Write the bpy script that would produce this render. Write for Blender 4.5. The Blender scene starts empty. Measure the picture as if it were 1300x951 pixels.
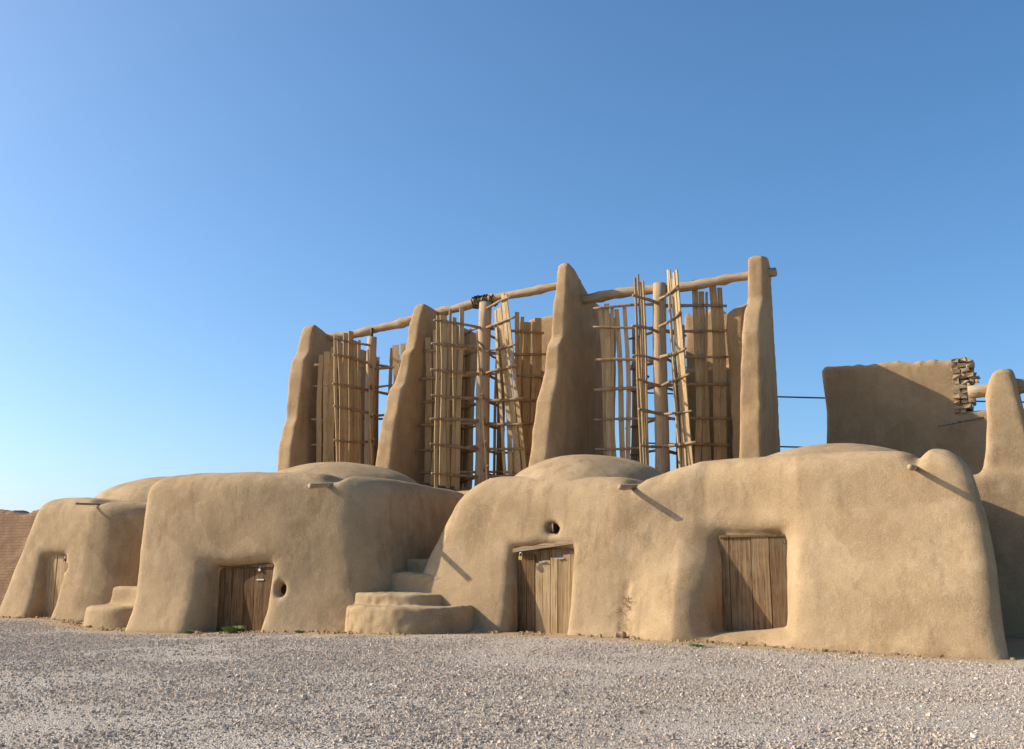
import bpy, math, random
import numpy as np

random.seed(7)
RNG = np.random.RandomState(11)
scene = bpy.context.scene
COL = scene.collection
TH = math.radians(29)                      # the row of houses runs 29 degrees off the picture plane
CT, ST = math.cos(TH), math.sin(TH)


def W(u, v, z=0.0):
    """row coordinates (u along the row, v into depth) to world"""
    return (u * CT + v * ST, -u * ST + v * CT, z)


def ground_z(u):
    return np.interp(np.asarray(u, float), [-26, -24, -22, -20.5, -19, -17, -15, -13, -9, -6, -3, 0], [0, -.01, -.06, -.12, -.135, -.115, -.05, -.005, 0, -.03, -.085, -.115])


# ------------------------------------------------------------------ noise
_T = RNG.rand(32, 32, 32).astype(np.float32) * 2 - 1


def vnoise(x, y, z):
    x = np.asarray(x, np.float32); y = np.asarray(y, np.float32); z = np.asarray(z, np.float32)
    x, y, z = np.broadcast_arrays(x, y, z)
    xi = np.floor(x); yi = np.floor(y); zi = np.floor(z)
    fx = x - xi; fy = y - yi; fz = z - zi
    fx = fx * fx * (3 - 2 * fx); fy = fy * fy * (3 - 2 * fy); fz = fz * fz * (3 - 2 * fz)
    a = xi.astype(np.int32) & 31; b = yi.astype(np.int32) & 31; c = zi.astype(np.int32) & 31
    a1 = (a + 1) & 31; b1 = (b + 1) & 31; c1 = (c + 1) & 31
    def L(p, q, t): return p + (q - p) * t
    return L(L(L(_T[a, b, c], _T[a1, b, c], fx), L(_T[a, b1, c], _T[a1, b1, c], fx), fy),
             L(L(_T[a, b, c1], _T[a1, b, c1], fx), L(_T[a, b1, c1], _T[a1, b1, c1], fx), fy), fz)


def lumps(u, v, z, seed=0.0, amp=1.0):
    s = seed * 7.13
    return amp * (0.050 * vnoise(u / 1.5 + s, v / 1.3, z / 1.3 + s) + 0.012 * vnoise(u / .5, v / .45 + s, z / .45)
                  + 0.0045 * vnoise(u / .17 + s, v / .17, z / .17))


# ------------------------------------------------------------------ distance-field surfaces
def smax(a, b, k):
    h = np.maximum(k - np.abs(a - b), 0) / k
    return np.maximum(a, b) + h * h * k * .25


def smin(a, b, k): return -smax(-a, -b, k)


def ell(u, v, z, c, r):
    p = np.sqrt(((u - c[0]) / r[0]) ** 2 + ((v - c[1]) / r[1]) ** 2 + ((z - c[2]) / r[2]) ** 2)
    return (p - 1) * min(r)


def surface(fn, lo, hi, h):
    n = [int(math.ceil((hi[i] - lo[i]) / h)) + 1 for i in range(3)]
    ax = [(lo[i] + h * np.arange(n[i])).astype(np.float32) for i in range(3)]
    f = fn(ax[0][:, None, None], ax[1][None, :, None], ax[2][None, None, :])
    f = np.ascontiguousarray(np.broadcast_to(f, n)).astype(np.float32)
    f = np.where(f == 0, 1e-6, f)
    ins = f < 0
    cs = [(i, j, k) for i in (0, 1) for j in (0, 1) for k in (0, 1)]
    def sh(A, c): return A[c[0]:A.shape[0] - 1 + c[0], c[1]:A.shape[1] - 1 + c[1], c[2]:A.shape[2] - 1 + c[2]]
    cnt = np.zeros([m - 1 for m in n], np.int8)
    for c in cs: cnt += sh(ins, c)
    act = (cnt > 0) & (cnt < 8)
    idx = np.full(act.shape, -1, np.int32)
    I, J, K = np.nonzero(act)
    idx[I, J, K] = np.arange(len(I))
    pos = np.zeros((len(I), 3)); w = np.zeros(len(I))
    for c0 in cs:
        for d in range(3):
            if c0[d]: continue
            c1 = list(c0); c1[d] = 1
            f0 = f[I + c0[0], J + c0[1], K + c0[2]]; f1 = f[I + c1[0], J + c1[1], K + c1[2]]
            m = (f0 < 0) != (f1 < 0)
            t = np.where(m, f0 / np.where(m, f0 - f1, 1), 0)
            p = np.empty((len(I), 3)); p[:] = c0; p[:, d] += t
            pos += p * m[:, None]; w += m
    pos /= w[:, None]
    V = np.stack([lo[0] + h * (I + pos[:, 0]), lo[1] + h * (J + pos[:, 1]), lo[2] + h * (K + pos[:, 2])], 1)
    quads = []
    for d in range(3):
        a = [slice(None)] * 3; b = [slice(None)] * 3
        a[d] = slice(0, -1); b[d] = slice(1, None)
        s0 = ins[tuple(a)]; cr = s0 != ins[tuple(b)]
        e1, e2 = [(1, 2), (2, 0), (0, 1)][d]
        P = np.array(np.nonzero(cr))
        ok = (P[e1] > 0) & (P[e1] < n[e1] - 1) & (P[e2] > 0) & (P[e2] < n[e2] - 1)
        P = P[:, ok]
        def cell(o1, o2):
            Q = P.copy(); Q[e1] += o1; Q[e2] += o2
            return idx[Q[0], Q[1], Q[2]]
        q = np.stack([cell(-1, -1), cell(0, -1), cell(0, 0), cell(-1, 0)], 1)
        s = s0[P[0], P[1], P[2]]
        q[~s] = q[~s][:, ::-1]
        quads.append(q)
    return V, np.concatenate(quads)


def mesh_np(name, V, F, smooth=True):
    me = bpy.data.meshes.new(name)
    F = np.asarray(F, np.int32); k = F.shape[1]
    me.vertices.add(len(V)); me.vertices.foreach_set("co", np.asarray(V, np.float32).ravel())
    me.loops.add(F.size); me.loops.foreach_set("vertex_index", F.ravel())
    me.polygons.add(len(F)); me.polygons.foreach_set("loop_start", np.arange(0, F.size, k, dtype=np.int32))
    me.polygons.foreach_set("loop_total", np.full(len(F), k, np.int32))
    me.polygons.foreach_set("use_smooth", np.full(len(F), smooth, bool))
    me.update(calc_edges=True); me.validate()
    return me


# ------------------------------------------------------------------ object helpers
def tag(o, label=None, cat=None, group=None, kind=None):
    if label: o["label"] = label
    if cat: o["category"] = cat
    if group: o["group"] = group
    if kind: o["kind"] = kind
    return o


def thing(name, u, v, label, cat, group=None, z=0.0):
    o = bpy.data.objects.new(name, None); COL.objects.link(o)
    o.empty_display_size = .2
    o.location = W(u, v, z); o.rotation_euler = (0, 0, -TH)
    o["_o"] = (u, v, z)
    return tag(o, label, cat, group)


def part(name, me, m, parent, label=None):
    o = bpy.data.objects.new(name, me); COL.objects.link(o)
    o.parent = parent
    if m: me.materials.append(m)
    if label: o["label"] = label
    return o


def local(V, parent):
    """row coordinates to the coordinates of the thing (or its part) at the base"""
    p = parent
    while p.parent: p = p.parent
    return np.asarray(V, float) - np.array(list(p["_o"]))


def sdf_part(name, parent, m, fn, lo, hi, h=.05, label=None):
    V, F = surface(fn, lo, hi, h)
    return part(name, mesh_np(name, local(V, parent), F), m, parent, label)


class MB:
    """collects boards, sticks and boxes (row coordinates)"""
    def __init__(s): s.v = []; s.f = []
    def add(s, V, F):
        b = len(s.v); s.v += [tuple(float(c) for c in p) for p in V]; s.f += [tuple(i + b for i in q) for q in F]
    def tube(s, pts, rad, n=8, jit=0.0):
        pts = [np.array(p, float) for p in pts]; V = []; F = []
        N = len(pts)
        for i, p in enumerate(pts):
            t = pts[min(i + 1, N - 1)] - pts[max(i - 1, 0)]; t /= np.linalg.norm(t)
            a = np.array([0, 0, 1.]) if abs(t[2]) < .9 else np.array([1., 0, 0])
            x = np.cross(t, a); x /= np.linalg.norm(x); y = np.cross(t, x)
            r = rad[i] if hasattr(rad, "__len__") else rad
            for k in range(n):
                g = 2 * math.pi * k / n
                V.append(p + (x * math.cos(g) + y * math.sin(g)) * r * (1 + random.uniform(-jit, jit)))
        for i in range(N - 1):
            for k in range(n):
                F.append((i * n + k, i * n + (k + 1) % n, (i + 1) * n + (k + 1) % n, (i + 1) * n + k))
        F.append(tuple(range(n))[::-1]); F.append(tuple((N - 1) * n + k for k in range(n)))
        s.add(V, F)
    def strip(s, rows):
        """rows of four corners swept into a closed board"""
        V = [c for r in rows for c in r]; F = []
        for i in range(len(rows) - 1):
            a = 4 * i; b = a + 4
            for k in range(4): F.append((a + k, a + (k + 1) % 4, b + (k + 1) % 4, b + k))
        F.append((3, 2, 1, 0)); e = 4 * (len(rows) - 1); F.append((e, e + 1, e + 2, e + 3))
        s.add(V, F)
    def box(s, lo, hi, jit=0.0):
        (a, b, c), (d, e, f) = lo, hi
        J = lambda: random.uniform(-jit, jit)
        s.strip([[(a + J(), b + J(), z + J()), (d + J(), b + J(), z + J()), (d + J(), e + J(), z + J()), (a + J(), e + J(), z + J())] for z in (c, f)])
    def build(s, name, m, parent, smooth=False, label=None):
        me = bpy.data.meshes.new(name)
        me.from_pydata([tuple(p) for p in local(s.v, parent)], [], s.f); me.update()
        me.polygons.foreach_set("use_smooth", [smooth] * len(me.polygons))
        return part(name, me, m, parent, label)


# ------------------------------------------------------------------ materials
def mat(name):
    m = bpy.data.materials.new(name); m.use_nodes = True
    nt = m.node_tree
    b = nt.nodes["Principled BSDF"]
    b.inputs["Specular IOR Level"].default_value = .15
    b.inputs["Roughness"].default_value = .95
    return m, nt, b


def N(nt, t, **kw):
    n = nt.nodes.new(t)
    for k, v in kw.items():
        if k in n.inputs.keys(): n.inputs[k].default_value = v
        else: setattr(n, k, v)
    return n


def noise(nt, vec, scale, detail=4, rough=.55, stretch=None):
    if stretch:
        mp = N(nt, "ShaderNodeMapping"); mp.inputs["Scale"].default_value = stretch
        nt.links.new(vec, mp.inputs["Vector"]); vec = mp.outputs["Vector"]
    n = N(nt, "ShaderNodeTexNoise", Scale=scale, Detail=detail, Roughness=rough)
    nt.links.new(vec, n.inputs["Vector"])
    return n.outputs["Fac"]


def ramp(nt, fac, stops):
    r = N(nt, "ShaderNodeValToRGB"); e = r.color_ramp.elements
    while len(e) < len(stops): e.new(.5)
    for q, (p, c) in zip(e, stops):
        q.position = p; q.color = (c, c, c, 1) if not hasattr(c, "__len__") else (*c, 1)
    nt.links.new(fac, r.inputs["Fac"])
    return r.outputs["Color"]


def mix(nt, fac, a, b, mode="MIX"):
    n = N(nt, "ShaderNodeMix", data_type="RGBA", blend_type=mode)
    for s, i in ((fac, 0), (a, 6), (b, 7)):
        if hasattr(s, "links"): nt.links.new(s, n.inputs[i])
        elif i == 0: n.inputs[0].default_value = s
        else: n.inputs[i].default_value = (*s, 1)
    return n.outputs[2]


def math_(nt, op, a, b):
    n = N(nt, "ShaderNodeMath", operation=op)
    for s, i in ((a, 0), (b, 1)):
        if hasattr(s, "links"): nt.links.new(s, n.inputs[i])
        else: n.inputs[i].default_value = s
    return n.outputs[0]


def bump(nt, b, hgt, strength, dist):
    n = N(nt, "ShaderNodeBump", Strength=strength, Distance=dist)
    nt.links.new(hgt, n.inputs["Height"]); nt.links.new(n.outputs["Normal"], b.inputs["Normal"])


def adobe(name, base, dark, light, seed=0.0, bricks=False):
    m, nt, b = mat(name)
    tc = N(nt, "ShaderNodeTexCoord"); mp = N(nt, "ShaderNodeMapping")
    mp.inputs["Location"].default_value = (seed, seed * 1.7, seed * .3)
    nt.links.new(tc.outputs["Object"], mp.inputs["Vector"]); P = mp.outputs["Vector"]
    c = mix(nt, ramp(nt, noise(nt, P, .9, 5, .6), [(.35, 0.), (.68, 1.)]), base, dark)
    c = mix(nt, math_(nt, "MULTIPLY", ramp(nt, noise(nt, P, 2.6, 5, .65), [(.48, 0.), (.75, 1.)]), .75), c, light)
    # rain streaks and old repairs
    st = ramp(nt, noise(nt, P, 1., 5, .65, (3.2, 3.2, .8)), [(.50, 0.), (.68, 1.)])
    c = mix(nt, math_(nt, "MULTIPLY", st, .6), c, tuple(x * .70 for x in dark))
    wv = mix(nt, .22, P, N_color(nt, P), "ADD")
    pa = N(nt, "ShaderNodeTexVoronoi", Scale=.95); nt.links.new(wv, pa.inputs["Vector"])
    ps = N(nt, "ShaderNodeSeparateColor"); nt.links.new(pa.outputs["Color"], ps.inputs[0])
    c = mix(nt, math_(nt, "MULTIPLY", ramp(nt, ps.outputs[0], [(.55, 0.), (.62, 1.)]), .22), c, light)
    c = mix(nt, math_(nt, "MULTIPLY", ramp(nt, ps.outputs[1], [(.62, 0.), (.68, 1.)]), .26), c, dark)
    # straw flecks and grit in the render
    g = noise(nt, P, 48, 3, .7)
    c = mix(nt, math_(nt, "MULTIPLY", ramp(nt, g, [(.55, 0.), (.68, 1.)]), .5), c, tuple(min(1, x * 1.35) for x in light))
    c = mix(nt, math_(nt, "MULTIPLY", ramp(nt, noise(nt, P, 36, 3, .7), [(.30, 1.), (.42, 0.)]), .40), c, tuple(x * .55 for x in dark))
    fl = noise(nt, P, 1., 1, .5, (140, 140, 26))
    c = mix(nt, math_(nt, "MULTIPLY", ramp(nt, fl, [(.66, 0.), (.74, 1.)]), .35), c, tuple(min(1, x * 1.3) for x in light))
    nt.links.new(c, b.inputs["Base Color"])
    h = math_(nt, "ADD", math_(nt, "MULTIPLY", noise(nt, P, 7, 8, .78), .95), math_(nt, "MULTIPLY", g, .42))
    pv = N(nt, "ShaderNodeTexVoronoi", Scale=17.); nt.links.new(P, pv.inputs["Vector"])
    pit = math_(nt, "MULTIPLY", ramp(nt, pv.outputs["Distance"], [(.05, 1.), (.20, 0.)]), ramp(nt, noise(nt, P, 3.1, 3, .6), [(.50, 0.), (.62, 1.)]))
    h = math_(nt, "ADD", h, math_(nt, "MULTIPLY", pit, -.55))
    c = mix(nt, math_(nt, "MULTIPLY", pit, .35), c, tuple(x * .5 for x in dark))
    nt.links.new(c, b.inputs["Base Color"])
    if bricks:
        br = N(nt, "ShaderNodeTexBrick", Scale=1.0)
        br.inputs["Brick Width"].default_value = .30; br.inputs["Row Height"].default_value = .085
        br.inputs["Mortar Size"].default_value = .012; br.inputs["Mortar Smooth"].default_value = .4
        sx = N(nt, "ShaderNodeSeparateXYZ"); nt.links.new(P, sx.inputs[0])
        cb = N(nt, "ShaderNodeCombineXYZ"); nt.links.new(sx.outputs["X"], cb.inputs["X"]); nt.links.new(sx.outputs["Z"], cb.inputs["Y"])
        wb = mix(nt, .03, cb.outputs[0], N_color(nt, P), "ADD")
        nt.links.new(wb, br.inputs["Vector"])
        c2 = mix(nt, math_(nt, "MULTIPLY", br.outputs["Fac"], .3), c, tuple(x * .6 for x in dark))
        nt.links.new(c2, b.inputs["Base Color"])
        h = math_(nt, "ADD", h, math_(nt, "MULTIPLY", br.outputs["Fac"], -.6))
    bump(nt, b, h, .62, .028)
    return m


def N_color(nt, P):
    n = N(nt, "ShaderNodeTexNoise", Scale=5., Detail=2.); nt.links.new(P, n.inputs["Vector"])
    return n.outputs["Color"]


def wood(name, a, d, grey, axis="z", scale=1.0):
    m, nt, b = mat(name)
    tc = N(nt, "ShaderNodeTexCoord"); P = tc.outputs["Object"]
    geo = N(nt, "ShaderNodeNewGeometry"); ri = geo.outputs["Random Per Island"]
    off = N(nt, "ShaderNodeCombineXYZ")
    nt.links.new(math_(nt, "MULTIPLY", ri, 37.), off.inputs[0]); nt.links.new(math_(nt, "MULTIPLY", ri, 11.), off.inputs[2])
    ad = N(nt, "ShaderNodeVectorMath", operation="ADD"); nt.links.new(P, ad.inputs[0]); nt.links.new(off.outputs[0], ad.inputs[1])
    P = ad.outputs[0]
    s = {"z": (34, 34, 1.6), "x": (1.6, 34, 34), "any": (14, 14, 14)}[axis]
    g = noise(nt, P, scale, 5, .65, s)
    c = mix(nt, ramp(nt, g, [(.36, 0.), (.62, 1.)]), d, a)
    c = mix(nt, math_(nt, "MULTIPLY", ramp(nt, noise(nt, P, 3.2, 4, .6), [(.42, 0.), (.70, 1.)]), .65), c, grey)
    c = mix(nt, math_(nt, "MULTIPLY", ramp(nt, ri, [(0., 1.), (.7, 0.)]), .55), c, tuple(x * .55 for x in d))
    cr = ramp(nt, noise(nt, P, scale, 3, .5, tuple(x * 1.7 if x > 5 else x * .6 for x in s)), [(.30, 1.), (.37, 0.)])
    c = mix(nt, math_(nt, "MULTIPLY", cr, .8), c, tuple(x * .25 for x in d))
    nt.links.new(c, b.inputs["Base Color"])
    b.inputs["Roughness"].default_value = .85
    bump(nt, b, g, .6, .012)
    return m


def plain(name, c, rough=.6, metal=0.0, var=.35):
    m, nt, b = mat(name)
    tc = N(nt, "ShaderNodeTexCoord")
    f = noise(nt, tc.outputs["Object"], 25, 4, .6)
    nt.links.new(mix(nt, ramp(nt, f, [(.35, 0.), (.65, 1.)]), c, tuple(x * (1 - var) for x in c)), b.inputs["Base Color"])
    b.inputs["Roughness"].default_value = rough; b.inputs["Metallic"].default_value = metal
    return m


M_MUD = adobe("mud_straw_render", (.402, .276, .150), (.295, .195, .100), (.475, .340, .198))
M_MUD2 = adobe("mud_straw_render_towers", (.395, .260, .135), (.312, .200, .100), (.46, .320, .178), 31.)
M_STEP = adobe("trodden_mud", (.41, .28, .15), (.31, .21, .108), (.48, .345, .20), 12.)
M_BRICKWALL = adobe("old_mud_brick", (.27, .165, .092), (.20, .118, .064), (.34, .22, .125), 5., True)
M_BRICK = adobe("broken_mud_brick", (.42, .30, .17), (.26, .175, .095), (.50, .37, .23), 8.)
M_SAIL = wood("weathered_reed_boards", (.57, .405, .205), (.36, .23, .105), (.52, .405, .25))
M_SPAR = wood("weathered_sticks", (.38, .255, .14), (.21, .13, .068), (.36, .28, .19), "any", .5)
M_AXLE = wood("weathered_trunk", (.48, .335, .19), (.33, .215, .115), (.44, .35, .24))
M_BEAM = wood("weathered_beam", (.46, .325, .185), (.28, .185, .10), (.42, .335, .235), "x")
M_DOORD = wood("dark_old_door_boards", (.22, .118, .047), (.06, .028, .012), (.20, .125, .062))
M_DOORL = wood("pale_door_boards", (.50, .335, .165), (.27, .16, .07), (.46, .345, .205))
M_DOORM = wood("brown_door_boards", (.30, .185, .087), (.10, .056, .026), (.28, .20, .118))
M_LINTEL = wood("door_lintel_wood", (.36, .25, .145), (.22, .14, .075), (.36, .29, .21), "x")
M_GREYSTICK = wood("grey_spout_wood", (.25, .20, .15), (.15, .115, .08), (.30, .27, .23), "any", .5)
M_BRASS = plain("padlock_brass", (.62, .46, .12), .35, .8)
M_STEEL = plain("lock_steel", (.55, .55, .56), .35, .9)
M_IRON = plain("dark_iron", (.10, .085, .075), .6, .5)
M_DARK = plain("hole_shade", (.03, .02, .013), .95)  # near-black colour stands in for the shade inside the vent holes
M_ROPE = plain("dark_rope", (.075, .055, .04), .95)
M_CABLE = plain("black_cable", (.03, .03, .03), .6)
M_POLE = plain("tarred_pole", (.05, .042, .038), .8)

# ------------------------------------------------------------------ ground
def ground_material():
    m, nt, b = mat("gravel_yard")
    tc = N(nt, "ShaderNodeTexCoord"); P = tc.outputs["Object"]
    vo = N(nt, "ShaderNodeTexVoronoi", Scale=62.); nt.links.new(P, vo.inputs["Vector"])
    sep = N(nt, "ShaderNodeSeparateColor"); nt.links.new(vo.outputs["Color"], sep.inputs[0])
    c = ramp(nt, sep.outputs[0], [(0., (.27, .22, .18)), (.35, (.44, .365, .295)), (.7, (.56, .465, .38)), (1., (.68, .60, .49))])
    c = mix(nt, ramp(nt, noise(nt, P, .35, 4, .6), [(.46, 0.), (.72, .55)]), c, (.47, .375, .27))
    # trodden dust along the foot of the walls (object coordinates are row coordinates)
    sx = N(nt, "ShaderNodeSeparateXYZ"); nt.links.new(P, sx.inputs[0])
    wob = math_(nt, "MULTIPLY", noise(nt, P, 1.6, 5, .7), 1.5)
    edge = math_(nt, "ADD", sx.outputs["Y"], wob)
    at = N(nt, "ShaderNodeAttribute", attribute_name="dust")
    d = ramp(nt, math_(nt, "ADD", at.outputs["Fac"], math_(nt, "MULTIPLY", math_(nt, "SUBTRACT", noise(nt, P, 2.4, 5, .7), .5), .9)), [(.42, 0.), (.62, 1.)])
    c = mix(nt, d, c, (.46, .325, .185))
    nt.links.new(c, b.inputs["Base Color"])
    h = math_(nt, "ADD", math_(nt, "MULTIPLY", vo.outputs["Distance"], -1.), math_(nt, "MULTIPLY", noise(nt, P, 14, 4), .6))
    bump(nt, b, h, .9, .03)
    return m


FRONT = [(-60, 19.6), (-27.5, 19.6), (-27, 18.5), (-23.2, 18.4), (-22.4, 17.6), (-20.9, 17.4), (-20.2, 17.1), (-17.5, 17.3), (-16, 17.6), (-14.7, 17.95), (-14.2, 17.3), (-12, 17.6), (-11.4, 18.6),
         (-8, 18.95), (-6.9, 18.4), (-5.2, 18.6), (-4.4, 18.35), (-1.2, 17.9), (-.9, 19.5), (2, 23.6), (60, 23.6)]
FU, FV = [p[0] for p in FRONT], [p[1] for p in FRONT]


def build_ground():
    us = np.unique(np.concatenate([np.linspace(-900, -40, 20), np.arange(-40, 14, .35), np.linspace(14, 900, 20)]))
    vs = np.unique(np.concatenate([np.linspace(-900, -2, 20), np.arange(-2, 26, .35), np.linspace(26, 1500, 24)]))
    U, V = np.meshgrid(us, vs, indexing="ij")
    Z = ground_z(U) + .012 * vnoise(U / .9, V / .9, 0) * (np.abs(U) < 40)
    n, m_ = U.shape
    idx = np.arange(n * m_).reshape(n, m_)
    F = np.stack([idx[:-1, :-1], idx[1:, :-1], idx[1:, 1:], idx[:-1, 1:]], -1).reshape(-1, 4)
    me = mesh_np("ground", np.stack([U, V, Z], -1).reshape(-1, 3), F)
    at = me.attributes.new("dust", "FLOAT", "POINT")
    dist = np.interp(U, FU, FV) - V
    at.data.foreach_set("value", np.clip(1.0 - dist / 1.7, 0, 1).astype(np.float32).ravel())
    o = bpy.data.objects.new("ground", me); COL.objects.link(o)
    o.rotation_euler = (0, 0, -TH); me.materials.append(ground_material())
    tag(o, "wide yard of grey gravel with dust along the mud walls", "ground", kind="structure")


def build_gravel():
    m, nt, b = mat("gravel_stones")
    geo = N(nt, "ShaderNodeNewGeometry"); tc = N(nt, "ShaderNodeTexCoord")
    c = ramp(nt, geo.outputs["Random Per Island"], [(0., (.22, .175, .14)), (.22, (.46, .37, .285)), (.6, (.60, .49, .385)), (.85, (.66, .50, .35)), (1., (.82, .72, .59))])
    c = mix(nt, math_(nt, "MULTIPLY", noise(nt, tc.outputs["Object"], 60, 3), .5), c, (.36, .29, .225))
    nt.links.new(c, b.inputs["Base Color"])
    n = 210000
    # world X, Y inside a wedge a little wider than the view
    Y = 4.5 + 25.0 * RNG.rand(n * 2) ** .95
    X = (RNG.rand(n * 2) - .5) * (1.25 * Y + 3.0)
    u = X * CT - Y * ST; v = X * ST + Y * CT
    d = np.interp(u, FU, FV) - v
    dd = d + .7 * vnoise(u / 1.1, v / 1.1, 3.3) + .25 * vnoise(u / .3, v / .3, 1.3)
    keep = (d > .05) & (RNG.rand(n * 2) < np.clip((dd - .35) / .9, .05, 1) * np.clip(.78 + .75 * vnoise(u / 1.7, v / 1.7, 9.1) + .35 * vnoise(u / .5, v / .5, 4.1), .28, 1))
    u, v, X, Y = [a[keep][:n] for a in (u, v, X, Y)]
    n = len(u)
    s = .0045 + .0085 * RNG.rand(n) ** 2.0
    big = RNG.rand(n) < .010; s[big] *= 1.9
    base = np.array([(-1, -1, -1), (1, -1, -1), (1, 1, -1), (-1, 1, -1), (-1, -1, 1), (1, -1, 1), (1, 1, 1), (-1, 1, 1)], float)
    P = base[None] * (1 + RNG.uniform(-.45, .3, (n, 8, 3)))
    P *= RNG.uniform(.55, 1.25, (n, 1, 3)) * np.array([1, 1, .7])
    ang = RNG.rand(n) * 6.283; ca, sa = np.cos(ang)[:, None], np.sin(ang)[:, None]
    x = P[..., 0] * ca - P[..., 1] * sa; y = P[..., 0] * sa + P[..., 1] * ca
    tl = RNG.uniform(-.6, .6, (n, 1)); z = P[..., 2] + tl * x
    G = np.stack([u[:, None] + x * s[:, None], v[:, None] + y * s[:, None], ground_z(u)[:, None] + .004 + .012 * 0 + (z + .45) * s[:, None]], -1)
    fb = np.array([(0, 3, 2, 1), (4, 5, 6, 7), (0, 1, 5, 4), (1, 2, 6, 5), (2, 3, 7, 6), (3, 0, 4, 7)])
    F = (np.arange(n)[:, None, None] * 8 + fb[None]).reshape(-1, 4)
    me = mesh_np("gravel", G.reshape(-1, 3), F, False)
    o = bpy.data.objects.new("gravel", me); COL.objects.link(o); o.rotation_euler = (0, 0, -TH); me.materials.append(m)
    tag(o, "loose grey and buff crushed stones covering the yard", "gravel", kind="stuff")


build_ground(); build_gravel()

def build_crumbs():
    n = 5200
    i = RNG.rand(n) * 29.0 - 27.5
    d = RNG.rand(n) ** 2.2 * .55
    clump = vnoise(i / .55, 7.7, 2.2) > RNG.uniform(-.5, .75, n)
    u = i[clump]; v = np.interp(u, FU, FV) - d[clump] + .25
    n = len(u); s = .008 + .03 * RNG.rand(n) ** 4
    base = np.array([(-1, -1, -1), (1, -1, -1), (1, 1, -1), (-1, 1, -1), (-1, -1, 1), (1, -1, 1), (1, 1, 1), (-1, 1, 1)], float)
    P = base[None] * (1 + RNG.uniform(-.5, .25, (n, 8, 3))) * RNG.uniform(.6, 1.2, (n, 1, 3))
    P = P * s[:, None, None]; P[..., 0] += u[:, None]; P[..., 1] += v[:, None]; P[..., 2] += (ground_z(u) + s * .5)[:, None]
    fb = np.array([(0, 3, 2, 1), (4, 5, 6, 7), (0, 1, 5, 4), (1, 2, 6, 5), (2, 3, 7, 6), (3, 0, 4, 7)])
    me = mesh_np("mud_rubble", P.reshape(-1, 3), (np.arange(n)[:, None, None] * 8 + fb[None]).reshape(-1, 4), False)
    o = bpy.data.objects.new("mud_rubble", me); COL.objects.link(o); o.rotation_euler = (0, 0, -TH); me.materials.append(M_STEP)
    tag(o, "crumbled mud fallen along the foot of the walls", "rubble", kind="stuff")


build_crumbs()

# ------------------------------------------------------------------ doors, spouts, locks
def door(parent, name, u0, u1, z0, z1, vd, n, m, lean=0.0, gap=.012, slope=0.0, topslope=0.0):
    """boards between u0 and u1 at depth vd; their look varies board by board"""
    mb = MB(); e = np.linspace(0, 1, n + 1)
    for i in range(1, n): e[i] += random.uniform(-.25, .25) / n
    for i in range(n):
        a = u0 + (u1 - u0) * e[i] + gap * .5; b = u0 + (u1 - u0) * e[i + 1] - gap * .5
        dz = random.uniform(-.025, .015); off = random.uniform(-.012, .012)
        rows = []
        for k in range(6):
            t = k / 5; zt = z1 + topslope * ((a + b) / 2 - u0) + dz; z = z0 + (zt - z0) * t
            w = random.uniform(-.004, .004); v = vd + off + lean * t
            rows.append([(a + w, v - .035, z), (b + w, v - .035, z), (b + w, v, z), (a + w, v, z)])
        mb.strip(rows)
    return mb.build(name, m, parent)


def padlock(parent, u, v, z, s=1.0, body=None):
    mb = MB(); mb.box((u - .035 * s, v - .02 * s, z - .06 * s), (u + .035 * s, v + .02 * s, z + .0))
    for q in (-1, 1): mb.box((u - .028 * s, v + .02 * q * s - .001, z - .054 * s), (u + .028 * s, v + .022 * q * s, z - .006 * s))
    o = mb.build("padlock", body or M_BRASS, parent)
    sh = MB(); pts = [(u - .024 * s, v, z - .005)] + [(u - .024 * s * math.cos(g), v, z + .035 * s + .026 * s * math.sin(g)) for g in np.linspace(0, math.pi, 9)] + [(u + .024 * s, v, z - .005)]
    sh.tube(pts, .0075 * s, 6); sh.build("shackle", M_STEEL, o, True)
    return o


def spout(parent, u, v, z, L, r, m=None, drop=.0, du=0.0):
    mb = MB(); K = 6
    pts = [(u + du * t, v - L * t + .8 * (1 - t), z - drop * t + .01 * math.sin(5 * t)) for t in np.linspace(0, 1, K)]
    mb.tube(pts, [r * random.uniform(.9, 1.1) for _ in pts], 9, .07)
    return mb.build("drain_spout", m or M_GREYSTICK, parent, True)


def niche(u, v, z, u0, u1, z1, vd, k=.2, z0=-2.0, splay=0.0):
    """open-fronted hollow for a door"""
    w = splay * np.maximum(vd - v, 0)
    a = smax(u0 - w - u, u - u1 - w, .05)
    a = smax(a, z - z1 - w * .6, k)
    a = smax(a, z0 - z, .1)
    return smax(a, v - vd, .08)


def interp1(x, xs, ys, sm=0):
    return np.interp(x, xs, ys)


# ------------------------------------------------------------------ house 1 (far left)
H1 = thing("mud_house", -23.8, 20.5, "farthest left mud house, its narrow plank door half lit, thin grey spout at its roof", "house", "mud brick mill houses in the row")


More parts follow.
